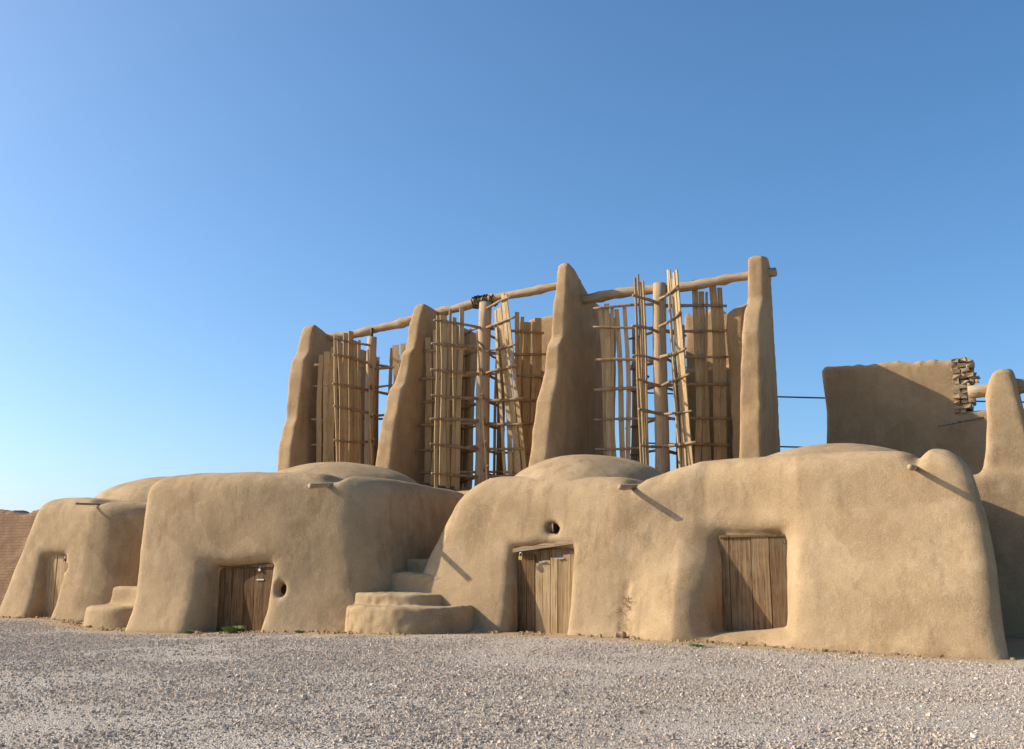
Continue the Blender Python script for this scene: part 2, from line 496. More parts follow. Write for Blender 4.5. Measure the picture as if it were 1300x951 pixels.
def f_house1(u, v, z):
    n = lumps(u, v, z, 1.0)
    top = interp1(u, [-27, -25.9, -24.3, -23.3, -22, -20], [3.22, 3.28, 3.24, 3.12, 3.10, 3.2])
    front = 18.5 + .14 * z + .22 * np.maximum(u + 23.5, 0) ** 1.5 * (z > -9) - .0 - v - .10 * np.exp(-np.maximum(z, 0) / .35)
    f = smax(front, (-26.85 + .25 * z) - u, .7)
    f = smax(f, u - (-21.8 - .06 * z + 1.1 * np.clip((v - 20.2) / 1.2, 0, 1)), 1.2)
    f = smax(f, v - 24.0, .5)
    f = smax(f, z - top, .45)
    f = smax(f, -niche(u, v, z, -25.14, -24.26, 1.66, 18.95, .2), .28)
    f = smax(f, -ell(u, v, z, (-24.12, 18.80, 1.32), (.09, .35, .10)), .06)
    f = smax(f, -ell(u, v, z, (-23.52, 19.15, 3.18), (.16, .4, .14)), .2)
    return f + n


sdf_part("wall", H1, M_MUD, f_house1, (-27.6, 17.9, -.35), (-20, 24.4, 3.8), .055)
d = door(H1, "door", -25.24, -24.16, -.05, 1.68, 18.94, 4, M_DOORL)
padlock(d, -24.38, 18.87, 1.56, .9, M_IRON)
mb = MB(); mb.box((-25.3, 18.90, 1.64), (-24.12, 18.98, 1.70), .012); mb.build("lintel", M_LINTEL, H1)
spout(H1, -23.4, 19.05, 3.02, .62, .028, None, .0, -.15)


def f_dome(c, r, seed):
    def f(u, v, z): return ell(u, v, z, c, r) + lumps(u, v, z, seed, .7)
    return f


def dome(parent, c, r, seed):
    return sdf_part("dome", parent, M_MUD, f_dome(c, r, seed), tuple(c[i] - r[i] - .15 for i in (0, 1)) + (c[2] - .25,), tuple(c[i] + r[i] + .15 for i in range(3)), .06)


dome(H1, (-24.2, 22.2, 2.9), (2.75, 1.95, 1.14), 2.)

# ------------------------------------------------------------------ house 2 (centre left)
H2 = thing("mud_house", -17.5, 20.0, "mud house with the dark brown square door, standing forward of its neighbours", "house", "mud brick mill houses in the row")


def f_house2(u, v, z):
    n = lumps(u, v, z, 3.0)
    top = interp1(u, [-21, -20.2, -17.9, -15.4, -15.2, -15.0, -14.75, -14.2], [3.50, 3.58, 3.53, 3.47, 3.43, 3.36, 3.46, 3.44]) - .035 * np.maximum(v - 19.5, 0)
    zz = np.maximum(z + .1, 0)
    front = 17.3 + .10 * (u + 17.5) + .20 * (np.sqrt((u + 17.2) ** 2 + .5) + (u + 17.2)) / 2 + .14 * zz - v - .12 * np.exp(-zz / .3) + .10 * np.exp(-((u + 17.5) / .9) ** 2 - ((z - 1.7) / .8) ** 2)
    f = smax(front, (-19.85 - .08 * zz) - u, .5)
    f = smax(f, u - (-13.55 - .16 * zz), .8)
    f = smax(f, v - 23.6, .5)
    f = smax(f, z - top, .5)
    f = smax(f, -niche(u, v, z, -17.84, -16.26, 1.36, 18.06, .16), .45)
    f = smax(f, -ell(u, v, z, (-15.88, 17.75, .84), (.12, .42, .15)), .10)
    f = smax(f, -ell(u, v, z, (-15.0, 18.6, 3.42), (.16, .5, .15)), .2)
    return f + n


sdf_part("wall", H2, M_MUD, f_house2, (-21.4, 16.6, -.45), (-13.2, 24.0, 4.0), .058)
d = door(H2, "door", -17.96, -16.14, -.16, 1.38, 18.05, 6, M_DOORD)
padlock(d, -16.52, 17.97, 1.30, .9, M_STEEL)
mb = MB(); mb.box((-16.62, 17.985, 1.04), (-16.41, 18.01, 1.07)); mb.build("hasp", M_STEEL, d)
mb = MB(); mb.box((-17.98, 17.96, 1.33), (-16.12, 18.07, 1.39), .01); mb.build("lintel", M_DOORD, H2)
mb = MB(); mb.tube([(-15.87, 18.08, .84), (-15.87, 18.28, .84)], .10, 10); mb.build("vent_hole_shade", M_DARK, H2, True)  # black plug painted as the dark depth of the hole
spout(H2, -15.0, 18.45, 3.24, .60, .055, M_AXLE, .12, -.05)
dome(H2, (-16.75, 20.9, 3.02), (2.35, 2.1, .98), 4.)

# ------------------------------------------------------------------ house 3 + 4 (one long building)
H3 = thing("mud_house", -6.6, 21.5, "longest mud house on the right, with two plank doors and two low domes", "house", "mud brick mill houses in the row")


def f_house3(u, v, z):
    n = lumps(u, v, z, 5.0)
    top = interp1(u, [-12.8, -12.2, -11.7, -10.2, -8.5, -8.25, -8.05, -7.85, -7.3, -6.7, -6.1, -5.2, -4.2, -3.5, -2.8, -2.62, -2.5, -2.3, -2.0, -1.6, -1.2],
                  [3.2, 3.28, 3.34, 3.29, 3.22, 3.16, 3.06, 3.14, 3.30, 3.45, 3.46, 3.45, 3.46, 3.45, 3.40, 3.34, 3.26, 3.42, 3.43, 3.35, 3.1])
    vf = interp1(u, [-13.5, -9, -8.0, -6.9, -6.2, -5.2, -4.6, -1], [18.98, 19.0, 18.95, 18.60, 18.75, 18.75, 18.45, 18.05])
    vf = vf + (np.interp(u, [-13.5, -8.3, -6.5, -5.5, -4.6, -1], [19.2, 18.93, 19.13, 19.0, 18.75, 18.5]) - vf) * np.clip((z - .9) / 1.5, 0, 1) + .15 * z + .06 - .13 * np.exp(-np.maximum(z, 0) / .30)
    # soft hollow where the two rooms join
    front = vf - v + .10 * np.exp(-((u + 5.5) / .8) ** 2 - ((z - 2.4) / .5) ** 2)
    f = smax(front, np.interp(z, [-.5, .8, 1.6, 2.2, 2.7, 3.4], [-13.48, -13.42, -13.15, -12.85, -12.55, -12.0]) - u, .75)
    f = smax(f, u - (-1.22 - .14 * np.maximum(v - 18.4, 0) - .04 * z - .055 * np.maximum(z - 1.2, 0) ** 2), .42)
    f = smax(f, v - 24.2, .5)
    f = smax(f, z - top, .55)
    f = smax(f, -niche(u, v, z, -10.70, -9.32, 1.72, 19.54, .12), .26)
    sill = .15 + .10 * np.clip((u + 6.2) / 1.2, 0, 1)
    f = smax(f, -niche(u, v, z, -6.20, -4.93, 1.93, 19.55, .2, sill, .12), .52)
    f = smax(f, -ell(u, v, z, (-9.80, 19.15, 2.14), (.13, .42, .11)), .13)
    f = smax(f, -ell(u, v, z, (-8.06, 19.45, 3.16), (.13, .5, .15)), .15)
    f = smax(f, -ell(u, v, z, (-2.53, 18.9, 3.30), (.11, .45, .13)), .13)
    # crumbling scar low on the wall
    scar = np.exp(-((u + 7.95 + .12 * np.sin(z * 4)) / .22) ** 2) * np.exp(-((z - .45) / .75) ** 2)
    rough = .06 * vnoise(u / .07, v / .07, z / .16)
    f = f + scar * (.05 + rough)
    foot = np.exp(-((z + .05) / .16) ** 2)
    return f + n + .02 * foot * vnoise(u / .12, v / .12, z / .12)


sdf_part("wall", H3, M_MUD, f_house3, (-14.0, 17.4, -.45), (-.5, 24.6, 3.85), .053)
d = door(H3, "door", -10.24, -9.26, -.04, 1.42, 19.50, 6, M_DOORL, 0.02, .010, 0, .27)  # sunlit leaf in pale boards, shaded leaf in dark: light put into colour
d["label"] = "plank leaf of the middle door, its sunlit tone in the wood colour"
d2 = door(H3, "door", -10.68, -10.25, -.04, 1.60, 19.53, 2, M_DOORD)
d2["label"] = "dark narrow leaf of the middle door"
mb = MB(); mb.box((-10.20, 19.51, 1.30), (-9.26, 19.56, 1.70), .01); mb.build("door_rail", M_DOORM, H3)
mb = MB()
for q in range(3):
    a = -10.72 + q * .50; b = a + .52
    z0 = 1.64 + (a + 10.72) * .115; z1 = 1.64 + (b + 10.72) * .115
    mb.strip([[(a, 19.37, z0), (a, 19.66, z0), (a, 19.66, z0 + .085), (a, 19.37, z0 + .075)], [((a + b) / 2, 19.36, (z0 + z1) / 2), ((a + b) / 2, 19.66, (z0 + z1) / 2), ((a + b) / 2, 19.66, (z0 + z1) / 2 + .09), ((a + b) / 2, 19.37, (z0 + z1) / 2 + .10)], [(b, 19.37, z1), (b, 19.66, z1), (b, 19.66, z1 + .085), (b, 19.37, z1 + .075)]])
mb.build("lintel", M_LINTEL, H3, False, "pale sloping timber lintel over the middle door")
padlock(d2, -10.50, 19.33, 1.56, 1.25)
for a, b, zz in ((-10.13, -9.98, 1.43), (-9.72, -9.55, 1.50)):
    mb = MB(); mb.box((a, 19.445, zz), (b, 19.472, zz + .02)); mb.build("strap", M_STEEL, d)
d = door(H3, "door", -6.34, -4.80, .02, 1.93, 19.54, 4, M_DOORM, 0, .016)
d["label"] = "brown four-board door raised on a sill"
mb = MB(); mb.box((-6.22, 19.475, 1.895), (-4.88, 19.57, 1.93), .006); mb.build("lintel", M_DOORD, H3)
mb = MB(); pts = [(-4.93 + .035 * math.cos(g), 19.38, 1.80 + .05 * math.sin(g)) for g in np.linspace(0, 2 * math.pi, 13)]
mb.tube(pts, .009, 6); mb.build("ring", M_IRON, d, True)
mb = MB(); mb.tube([(-9.80, 19.42, 2.14), (-9.80, 19.62, 2.14)], .10, 10); mb.build("vent_hole_shade", M_DARK, H3, True)  # black plug as the shade at the back of the vent
mb = MB(); mb.tube([(-9.77, 19.40, 2.06), (-9.775, 19.40, 2.23)], .02, 7); mb.build("vent_stick", M_SPAR, H3, True)
spout(H3, -8.06, 19.4, 2.97, .42, .055, M_AXLE, .06)
spout(H3, -2.53, 19.1, 3.06, .46, .05, M_AXLE, .04)
mb = MB()
for k in range(34):
    zz = random.uniform(.05, .75); uu = -7.95 - .12 * math.sin(zz * 4) + random.gauss(0, .07); vv = 19.0 + .15 * zz + random.uniform(-.05, .0)
    a = random.uniform(-.6, .6); L_ = random.uniform(.04, .11)
    mb.tube([(uu, vv + .04, zz), (uu + L_ * .5 * math.sin(a), vv - .02, zz + L_ * .4), (uu + L_ * math.sin(a), vv - .035, zz + L_ * random.uniform(.2, .9))], .005, 4)
mb.build("straw", M_SAIL, H3)["kind"] = "stuff"
dome(H3, (-9.95, 21.6, 2.86), (2.05, 2.0, 1.02), 6.)
dome(H3, (-4.45, 21.4, 2.95), (2.0, 1.9, .82), 7.)

# ------------------------------------------------------------------ stairs
def f_cyl(u, v, z, c, r, zt, k=.09):
    q = (np.abs((u - c[0]) / r[0]) ** 2.6 + np.abs((v - c[1]) / r[1]) ** 2.6) ** (1 / 2.6)
    return smax((q - 1) * min(r) + .10 * np.minimum(z, zt), z - zt, k)


def f_stair2(u, v, z):
    f = f_cyl(u, v, z, (-12.85, 19.0), (1.42, 1.62), .56, .10)
    f = smin(f, f_cyl(u, v, z, (-13.5, 19.45), (1.28, 1.2), .80, .07), .05)
    for vv, zt in ((19.15, 1.20), (19.85, 1.50)):
        b = smax(smax(np.abs(u + 13.3) - 1.05, vv - v + .05 * z, .08), smax(z - zt, v - 23.3, .08), .08)
        f = smin(f, b, .07)
    return f + lumps(u, v, z, 8., 1.2) + (.010 + .012 * np.exp(-((u + 13.4) / .5) ** 2)) * vnoise(u / .11, v / .11, z / .11)


S2 = thing("mud_stairs", -12.95, 19.4, "rounded mud steps with a wide curved bottom step, beside the middle door", "stairs", "mud steps between the houses")
sdf_part("steps", S2, M_STEP, f_stair2, (-14.6, 16.8, -.3), (-11.1, 23.3, 2.8), .04)


def f_stair1(u, v, z):
    f = f_cyl(u, v, z, (-21.0, 18.75), (1.15, 1.45), .40, .12)
    for uu, vv, zt in ((-21.1, 18.35, .86), (-20.75, 18.95, 1.3), (-21.1, 19.6, 1.75), (-21.1, 20.3, 2.2)):
        b = smax(smax(np.abs(u - uu) - .78, vv - v + .05 * z, .1), smax(z - zt, v - 23.2, .1), .1)
        f = smin(f, b, .12)
    return f + lumps(u, v, z, 9., 1.)


S1 = thing("mud_stairs", -21.1, 18.8, "small worn mud steps in the corner beside the farthest left house", "stairs", "mud steps between the houses")
sdf_part("steps", S1, M_STEP, f_stair1, (-22.7, 16.9, -.4), (-19.6, 23.5, 2.6), .045)

# ------------------------------------------------------------------ the windmill building
T = thing("windmill_building", -14.0, 26.3, "mud windmill block with four tall piers rising behind the low houses", "windmill")


def f_plat(u, v, z):
    f = smax(smax(23.7 + .05 * z - v, v - 28.95, .4), smax(-22.1 - u, u + 6.4, .4), .4)
    return smax(f, z - 3.45, .3) + lumps(u, v, z, 10.)


sdf_part("mill_room", T, M_MUD2, f_plat, (-22.6, 23.2, -.3), (-5.9, 29.4, 3.8), .11)


def fin(ua, ub, w0, w1, prof, top, vback, seed, name="pier", label=None, th=0.0):
    """ua/ub: left edge of the front at z=4 and z=9; w0/w1 thickness; prof: front v by height; top: height by v"""
    pz, pv = zip(*prof); tv, tz = zip(*top)
    zt = max(tz)
    def f(u, v, z):
        t = (z - 4) / 5.
        ul = ua + (ub - ua) * t; w = w0 + (w1 - w0) * t
        front = np.interp(z, pz, pv) - v + .035 * vnoise(u / .5 + seed, v * 0, z / .45)
        f = smax(front, v - vback, .15)
        f = smax(f, smax(ul - u, u - ul - w, .06), .085)
        f = smax(f, z - np.interp(v, tv, tz), .16)
        return f + lumps(u, v, z, seed, .75)
    return sdf_part(name, T, M_MUD2, f, (min(ua, ub) - .35, min(pv) - .3, 3.2), (max(ua + w0, ub + w1) + .35, vback + .3, zt + .3), .05, label)


fin(-21.52, -21.62, .60, .48, [(3, 23.75), (5, 24.0), (5.6, 24.12), (5.9, 24.25), (7, 24.4), (7.8, 24.55), (8.1, 24.75), (8.9, 24.95), (9.4, 25.2)],
    [(24, 9.0), (25.0, 9.10), (25.5, 8.98), (26.0, 8.78), (28.5, 8.72)], 28.4, 11., label="leftmost tall pier")
fin(-17.78, -17.36, .56, .40, [(3, 23.75), (5, 23.95), (6.0, 24.1), (6.5, 24.22), (6.7, 24.42), (7.6, 24.58), (7.8, 24.78), (8.6, 24.92), (9.2, 25.1)],
    [(24, 9.22), (25.1, 9.28), (25.7, 9.22), (26.3, 9.04), (28.5, 8.95)], 28.4, 12., label="second tall pier from the left")
fin(-12.72, -12.42, .54, .40, [(3, 23.7), (5, 23.98), (5.7, 24.12), (6.3, 24.40), (6.6, 24.45), (7.3, 24.48), (7.6, 24.72), (8.6, 24.78), (9.1, 24.82), (9.75, 24.90)],
    [(24, 9.70), (25.05, 9.78), (25.45, 9.72), (25.9, 9.50), (26.35, 9.24), (26.8, 9.08), (28.5, 8.9)], 28.4, 13., label="tallest broad pier in the middle")
fin(-7.42, -7.10, .60, .42, [(3, 24.95), (6, 25.05), (7.2, 25.08), (7.7, 25.22), (8.2, 25.5), (8.6, 25.52), (9.3, 25.45)],
    [(24, 9.25), (25.7, 9.33), (25.95, 9.38), (26.12, 9.2), (26.3, 8.2), (26.5, 6.9), (26.75, 5.0), (27, 4.)], 26.85, 14., label="slender right pier")


def back_wall(u0, u1, zt, seed, ledge=False, vb=28.45):
    def f(u, v, z):
        top = zt + .08 * vnoise(u / .5 + seed, 0, 0) + .05 * vnoise(u / .15, seed, 0)
        vv = 28.0 - (.0 if not ledge else .22 * np.clip((z - 6.95) / .06, 0, 1) * -1)
        f = smax(smax(vv - v, v - vb, .1), smax(u0 - u + .04 * vnoise(0, seed, z / .3), u - u1, .1), .1)
        if ledge:                       # added return, hidden behind the slender pier, to shade the ruined wall
            f = np.minimum(f, smax(smax(26.4 - v, v - vb, .1), smax(u1 - .45 - u, u - u1, .1), .1))
            top = top - .36 * np.maximum(28.0 - v, 0)
        return smax(f, z - top, .12) + lumps(u, v, z, seed, .8)
    sdf_part("back_wall", T, M_MUD2, f, (u0 - .3, 26.0 if ledge else 27.6, 3.2), (u1 + .3, vb + .35, zt + .35), .06)


back_wall(-19.7, -17.3, 8.8, 15.)
back_wall(-15.45, -12.3, 9.15, 16.)
back_wall(-9.85, -7.55, 8.72, 17., True, 28.85)

# ------------------------------------------------------------------ beams across the piers
def beam(p0, p1, r0, r1, label, seed):
    o = thing("roof_beam", (p0[0] + p1[0]) / 2, (p0[1] + p1[1]) / 2, label, "beam", "timber beams across the windmill piers", z=(p0[2] + p1[2]) / 2)
    K = 30; pts = []; rad = []
    for i in range(K):
        t = i / (K - 1); p = [p0[j] + (p1[j] - p0[j]) * t for j in range(3)]
        p[1] += .05 * math.sin(3.1 * t + seed); p[2] += .045 * math.sin(5.2 * t + seed * 2) + .022 * math.sin(13 * t + seed)
        pts.append(p); rad.append((r0 + (r1 - r0) * t) * (1 + .08 * math.sin(17 * t + seed) + random.uniform(-.07, .07) + (.22 if i % 9 == 4 else 0)))
    mb = MB(); mb.tube(pts, rad, 12, .06); mb.build("log", M_BEAM, o, True)
    return o


beam((-21.5, 25.75, 8.70), (-17.3, 25.9, 9.04), .125, .14, "log beam over the left mill rotor, from first to second pier", 1.)
B2 = beam((-17.5, 25.9, 9.17), (-12.1, 25.9, 9.38), .135, .115, "log beam lashed with dark rope over the middle mill rotor", 2.2)
beam((-12.3, 26.0, 8.88), (-6.5, 26.0, 8.97), .145, .12, "log beam over the right mill rotor, poking through the slender pier", 3.7)
mb = MB()
for k in range(9):
    uu = -15.65 + k * .085; a0 = random.uniform(0, 6)
    mb.tube([(uu + random.uniform(-.05, .05), 25.9 + .18 * math.cos(g + a0), 9.25 + random.uniform(0, .03) + .18 * math.sin(g + a0)) for g in np.linspace(0, 6.6, 15)], .024, 6, .2)
for k in range(9):
    uu = random.uniform(-15.75, -15.0)
    mb.tube([(uu, 25.85, 9.38), (uu + random.uniform(-.15, .15), 25.8 + random.uniform(-.1, .1), 9.42 + random.uniform(-.04, .03))], .02, 5)
mb.build("rope_lashing", M_ROPE, B2, True)

# ------------------------------------------------------------------ the rotors
def rotor(u0, v0, label, ztop, lean, sails, zs, view, rax=.17, capsule=False):
    """sails: (angle on plan seen from the yard in degrees, twist, r0, r1, boards, top, bottom, side of the spars, plank)"""
    o = thing("windmill_rotor", u0, v0, label, "windmill rotor", "vertical reed rotors between the piers", z=3.45)
    zb = 3.45
    mb = MB(); K = 12; pts = []; rad = []
    for i in range(K):
        t = i / (K - 1); z = zb + (ztop - zb) * t
        pts.append((u0 + lean * (t - .5) + .012 * math.sin(7 * t), v0 + .012 * math.cos(6 * t), z)); rad.append(rax * (1.05 - .1 * t) * random.uniform(.97, 1.03))
    mb.tube(pts, rad, 12, .03); mb.build("axle", M_AXLE, o, True)
    if capsule:
        mb = MB(); mb.tube([(u0 + lean * .5, v0, ztop - .02), (u0 + lean * .5, v0, ztop + .30)], .045, 8); mb.build("pivot", M_IRON, o, True)
    for (ang, tw, r0, r1, nb, zt, zbm, side, taper) in sails:
        a0 = math.radians(ang) + view
        mb = MB(); K = 9
        ed = np.linspace(r0, r1, nb + 1) if nb < 3 else np.concatenate([[r0], r0 + (r1 - r0) * np.sort((np.arange(1, nb + 1) + RNG.uniform(-.28, .28, nb)) / (nb + 1)), [r1]])
        def P(r, s, z):
            t = (z - zb) / (ztop - zb)
            a = a0 + math.radians(tw) * (.5 - t)
            return (u0 + lean * (t - .5) + r * math.cos(a) - s * math.sin(a), v0 + r * math.sin(a) + s * math.cos(a), z)
        for i in range(len(ed) - 1):
            a, b = ed[i] + .008, ed[i + 1] - random.uniform(.0, .03)
            top = zt + random.uniform(-.30, .12); bot = zbm + random.uniform(-.1, .15)
            sw = random.uniform(-.07, .07); tp = random.uniform(.0, .28); bow = random.uniform(-.075, .075); ph = random.uniform(0, 6)
            rows = []
            for k in range(K):
                t = k / (K - 1); z = bot + (top - bot) * t
                c = (a + b) / 2 + sw * (t - .5) + bow * math.sin(math.pi * t) + taper * (.5 - t) + .012 * math.sin(9 * t + ph)
                h = (b - a) / 2 * (1 - tp * abs(t - .4)); s = bow * .6 * math.sin(math.pi * t) + .015 * math.sin(5 * t + ph)
                rows.append([P(c - h, s - .014, z), P(c + h, s - .014, z), P(c + h, s + .014, z), P(c - h, s + .014, z)])
            mb.strip(rows)
        sl = mb.build("sail", M_SAIL, o)
        for j, zz in enumerate(zs):
            if zz > zt - .12: continue
            z0 = zz + random.uniform(-.09, .09); z1 = z0 + random.uniform(-.10, .10)
            R = r1 + random.uniform(.05, .2); q = .045 * side; mid = random.uniform(-.035, .035)
            pts = []
            for k in range(8):
                t = k / 7; r = .08 + (R - .08) * t
                pts.append(P(r, q + .02 * math.sin(6 * t + j), z0 + (z1 - z0) * t + mid * math.sin(math.pi * t)))
            s_ = MB(); rr = random.uniform(.032, .046)
            s_.tube(pts, [rr * (1.15 - .3 * k / 7) * random.uniform(.9, 1.1) for k in range(8)], 7, .1)
            s_.build("spar", M_SPAR, sl, True)
    return o


V1, V2, V3 = (math.radians(x) for x in (36.6, 30.0, 20.7))
ZS = [4.0, 4.75, 5.5, 6.2, 6.95, 7.65, 8.35, 8.85]
rotor(-19.35, 25.7, "left mill rotor with two overlapping tawny sails", 8.55, -.02,
      [(181, 2, .70, 1.62, 4, 8.2, 3.6, -1, -.12), (225, 6, .40, 1.5, 5, 8.5, 3.6, 1, -.12), (272, 30, .55, .72, 1, 8.3, 3.6, 1, 0), (335, 6, .75, 1.6, 3, 8.2, 3.6, 1, 0),
       (30, 0, .7, 1.55, 4, 8.2, 3.6, 1, 0), (80, 0, .7, 1.5, 4, 8.2, 3.6, 1, 0), (130, 0, .7, 1.5, 4, 8.2, 3.6, 1, 0)],
      [4.2, 5.1, 6.0, 6.9, 7.6, 8.2], V1, .16, True)
rotor(-15.22, 25.7, "middle mill rotor with one loose slat leaning across its axle", 9.15, .10,
      [(168, 3, .95, 1.80, 4, 8.45, 3.7, 1, -.08), (212, 3, .72, 1.62, 4, 8.85, 3.6, 1, -.03), (266, 34, .80, .95, 1, 8.2, 3.6, 1, -.1), (318, 30, .62, 1.35, 4, 9.1, 3.7, -1, .28),
       (12, 8, .9, 1.75, 4, 8.8, 3.7, -1, 0), (65, 0, .8, 1.5, 3, 8.6, 3.7, 1, 0), (118, 0, .9, 1.5, 3, 8.6, 3.7, 1, 0)],
      ZS, V2, .20)
rotor(-9.68, 25.75, "right mill rotor, its pale twisted sails standing up past the beam", 9.0, .06,
      [(183, 3, .86, 1.64, 4, 8.6, 3.55, 1, -.06), (240, 8, .72, 1.22, 4, 9.05, 3.5, 1, .0), (299, 18, .68, 1.36, 4, 9.08, 3.5, -1, .0), (4, 5, .85, 1.72, 4, 8.95, 3.6, -1, .02),
       (62, 0, .85, 1.5, 3, 8.4, 3.7, 1, 0), (124, 6, .85, 1.5, 3, 8.2, 3.6, 1, 0)],
      [3.75, 4.5, 5.3, 6.1, 6.9, 7.7, 8.45], V3, .19)

# ------------------------------------------------------------------ the ruined mill on the right
R = thing("ruined_mill_wall", 0.4, 25.4, "ruined mud mill at the far right with ragged brick corner and lone pier", "ruin")
R["kind"] = "thing"


def f_ruin(u, v, z):
    top = 7.02 - .03 * (u + 6.3) + .07 * vnoise(u / .35, 3.3, 0) + .04 * vnoise(u / .12, 1.1, 0)
    right = np.where(z > 5.45, u + 2.62 + .03 * vnoise(0, 1, z / .1), u - 6.0)
    f = smax(smax(29.8 - v, v - 30.45, .2), smax(-6.33 + .01 * z - u, right, .15), .18)
    f2 = smax(smax(29.86 - v, v - 30.4, .1), smax(u - 6, -2.6 - u, .1), .1)
    f = smax(f, z - top, .14)
    f2 = smax(f2, z - (5.35 + .05 * vnoise(u / .3, 9, 0)), .1)
    return np.minimum(f, f2) + lumps(u, v, z, 20., .7)


sdf_part("wall", R, M_MUD2, f_ruin, (-6.75, 29.4, -.4), (6.3, 30.8, 7.4), .075)
mb = MB()
for j in range(11):
    z = 5.42 + j * .138
    base = -2.26 + random.uniform(-.12, .06) - (.20 if j == 0 else 0) - (.08 if j > 9 else 0)
    for k in range(5):
        va = 29.76 + k * .135 + random.uniform(-.03, .03); e = base + random.uniform(-.16, .08); u = -2.80
        while u < e - .05:
            w = random.uniform(.12, .24); q = random.uniform(-.05, .03); zq = z + random.uniform(-.035, .035)
            mb.box((u, va + q, zq), (min(u + w, e), va + q + random.uniform(.10, .16), zq + random.uniform(.07, .135)), .032)
            u += w + random.uniform(.0, .03)
mb.build("broken_bricks", M_BRICK, R, False, "ragged mud bricks at the torn wall end")


def f_post(u, v, z):
    ul = np.interp(z, [0, 2.6, 3.3, 3.9, 4.5, 5.1, 5.35, 5.65], [-2.0, -1.98, -1.86, -1.72, -1.66, -1.68, -1.62, -1.50])
    ur = np.interp(z, [0, 3.3, 4.3, 5.0, 5.6], [-.75, -.80, -.93, -1.02, -1.06])
    f = smax(smax(ul - u, u - ur, .1), smax(24.35 + .06 * z - v, v - 26.6, .15), .14)
    f = smax(f, z - (5.66 + .1 * (u + 1.5)), .12)
    p2 = smax(smax(3.2 - u, u - 4.2, .1), smax(24.35 + .06 * z - v, v - 26.6, .15), .18)
    p2 = smax(p2, z - 5.7, .12)
    low = smax(smax(24.30 + .04 * z - v, v - 25.2, .2), smax(-4.6 - u, u - 5.5, .2), .2)
    low = smax(low, z - (3.33 + .05 * vnoise(u / .5, 2, 0)), .22)
    return smin(smin(f, p2, .1), low, .18) + lumps(u, v, z, 21., .8)


sdf_part("pier", R, M_MUD, f_post, (-5.0, 23.8, -.4), (6.0, 26.9, 6.0), .065)
o = beam((-2.12, 26.0, 5.42), (4.5, 25.8, 5.60), .155, .15, "log beam behind the lone pier of the ruined mill", 5.)
o["group"] = "timber beams across the windmill piers"
o = thing("loose_stick", -2.6, 29.6, "thin grey stick jutting from the shaded wall of the ruined mill", "stick", z=5.2)
mb = MB(); mb.tube([(-3.18, 29.35, 5.06), (-2.8, 29.55, 5.14), (-2.3, 29.75, 5.24), (-1.9, 29.95, 5.32)], [.035, .032, .028, .025], 7, .08); mb.build("stick", M_GREYSTICK, o, True)

# ------------------------------------------------------------------ old brick wall, far left
Lw = thing("old_brick_wall", -33., 20.3, "weathered mud brick wall at the left edge beyond the farthest house", "wall")
Lw["kind"] = "thing"


def f_lw(u, v, z):
    top = 3.0 + .10 * vnoise(u / .5, 4, 0) + .05 * vnoise(u / .13, 6, 0) - .03 * (u + 28)
    f = smax(smax(19.9 + .05 * z - v, v - 20.7, .15), smax(-45 - u, u + 26.6, .2), .2)
    return smax(f, z - top, .1) + lumps(u, v, z, 22., 1.) + .02 * vnoise(u / .14, v / .2, z / .09)


sdf_part("brickwork", Lw, M_BRICKWALL, f_lw, (-45.3, 19.4, -.3), (-26.2, 21.1, 3.8), .075)

# ------------------------------------------------------------------ pole and cables far behind
def world_thing(name, x, y, label, cat, group=None):
    u = x * CT - y * ST; v = x * ST + y * CT
    return thing(name, u, v, label, cat, group), u, v


def uvw(x, y, z): return (x * CT - y * ST, x * ST + y * CT, z)


def pole(x, y, label):
    o, u, v = world_thing("utility_pole", x, y, label, "utility pole", "utility poles behind the mills")
    mb = MB(); mb.tube([uvw(x, y, -.2), uvw(x, y, 5), uvw(x - .03, y, 9.6)], [.13, .115, .09], 10, .03); mb.build("post", M_POLE, o, True)
    mb = MB(); mb.tube([uvw(x - .45, y - .12, 9.25), uvw(x + .35, y - .12, 8.75)], .05, 7); mb.build("crossarm", M_POLE, o, True)
    for k in range(3):
        mb = MB(); mb.tube([uvw(x - .3 + k * .25, y - .12, 9.15 - k * .15), uvw(x - .3 + k * .25, y - .12, 9.35 - k * .15)], [.05, .07], 8); mb.build("insulator", M_IRON, o, True)


PX, PY = 5.08, 40.0
DX, DY = 1.0, .06
QX, QY = PX + DX * 45, PY + DY * 45
pole(PX, PY, "dark utility pole seen between the boards of the right mill rotor")
pole(QX, QY, "dark utility pole far off, beyond the ruined mill")
for z, lab in ((8.15, "upper black cable strung behind the slender right pier"), (6.15, "lower black cable strung behind the slender right pier")):
    o, u, v = world_thing("cable", (PX + QX) / 2, (PY + QY) / 2, lab, "cable", "cables strung between the poles")
    mb = MB(); K = 24
    mb.tube([uvw(PX + (QX - PX) * t, PY + (QY - PY) * t, z - .25 * 4 * t * (1 - t)) for t in np.linspace(0, 1, K)], .032, 6)
    mb.build("wire", M_CABLE, o, True)

# ------------------------------------------------------------------ weeds and small bits on the ground
M_WEED = plain("weed_leaves", (.21, .29, .095), .7)


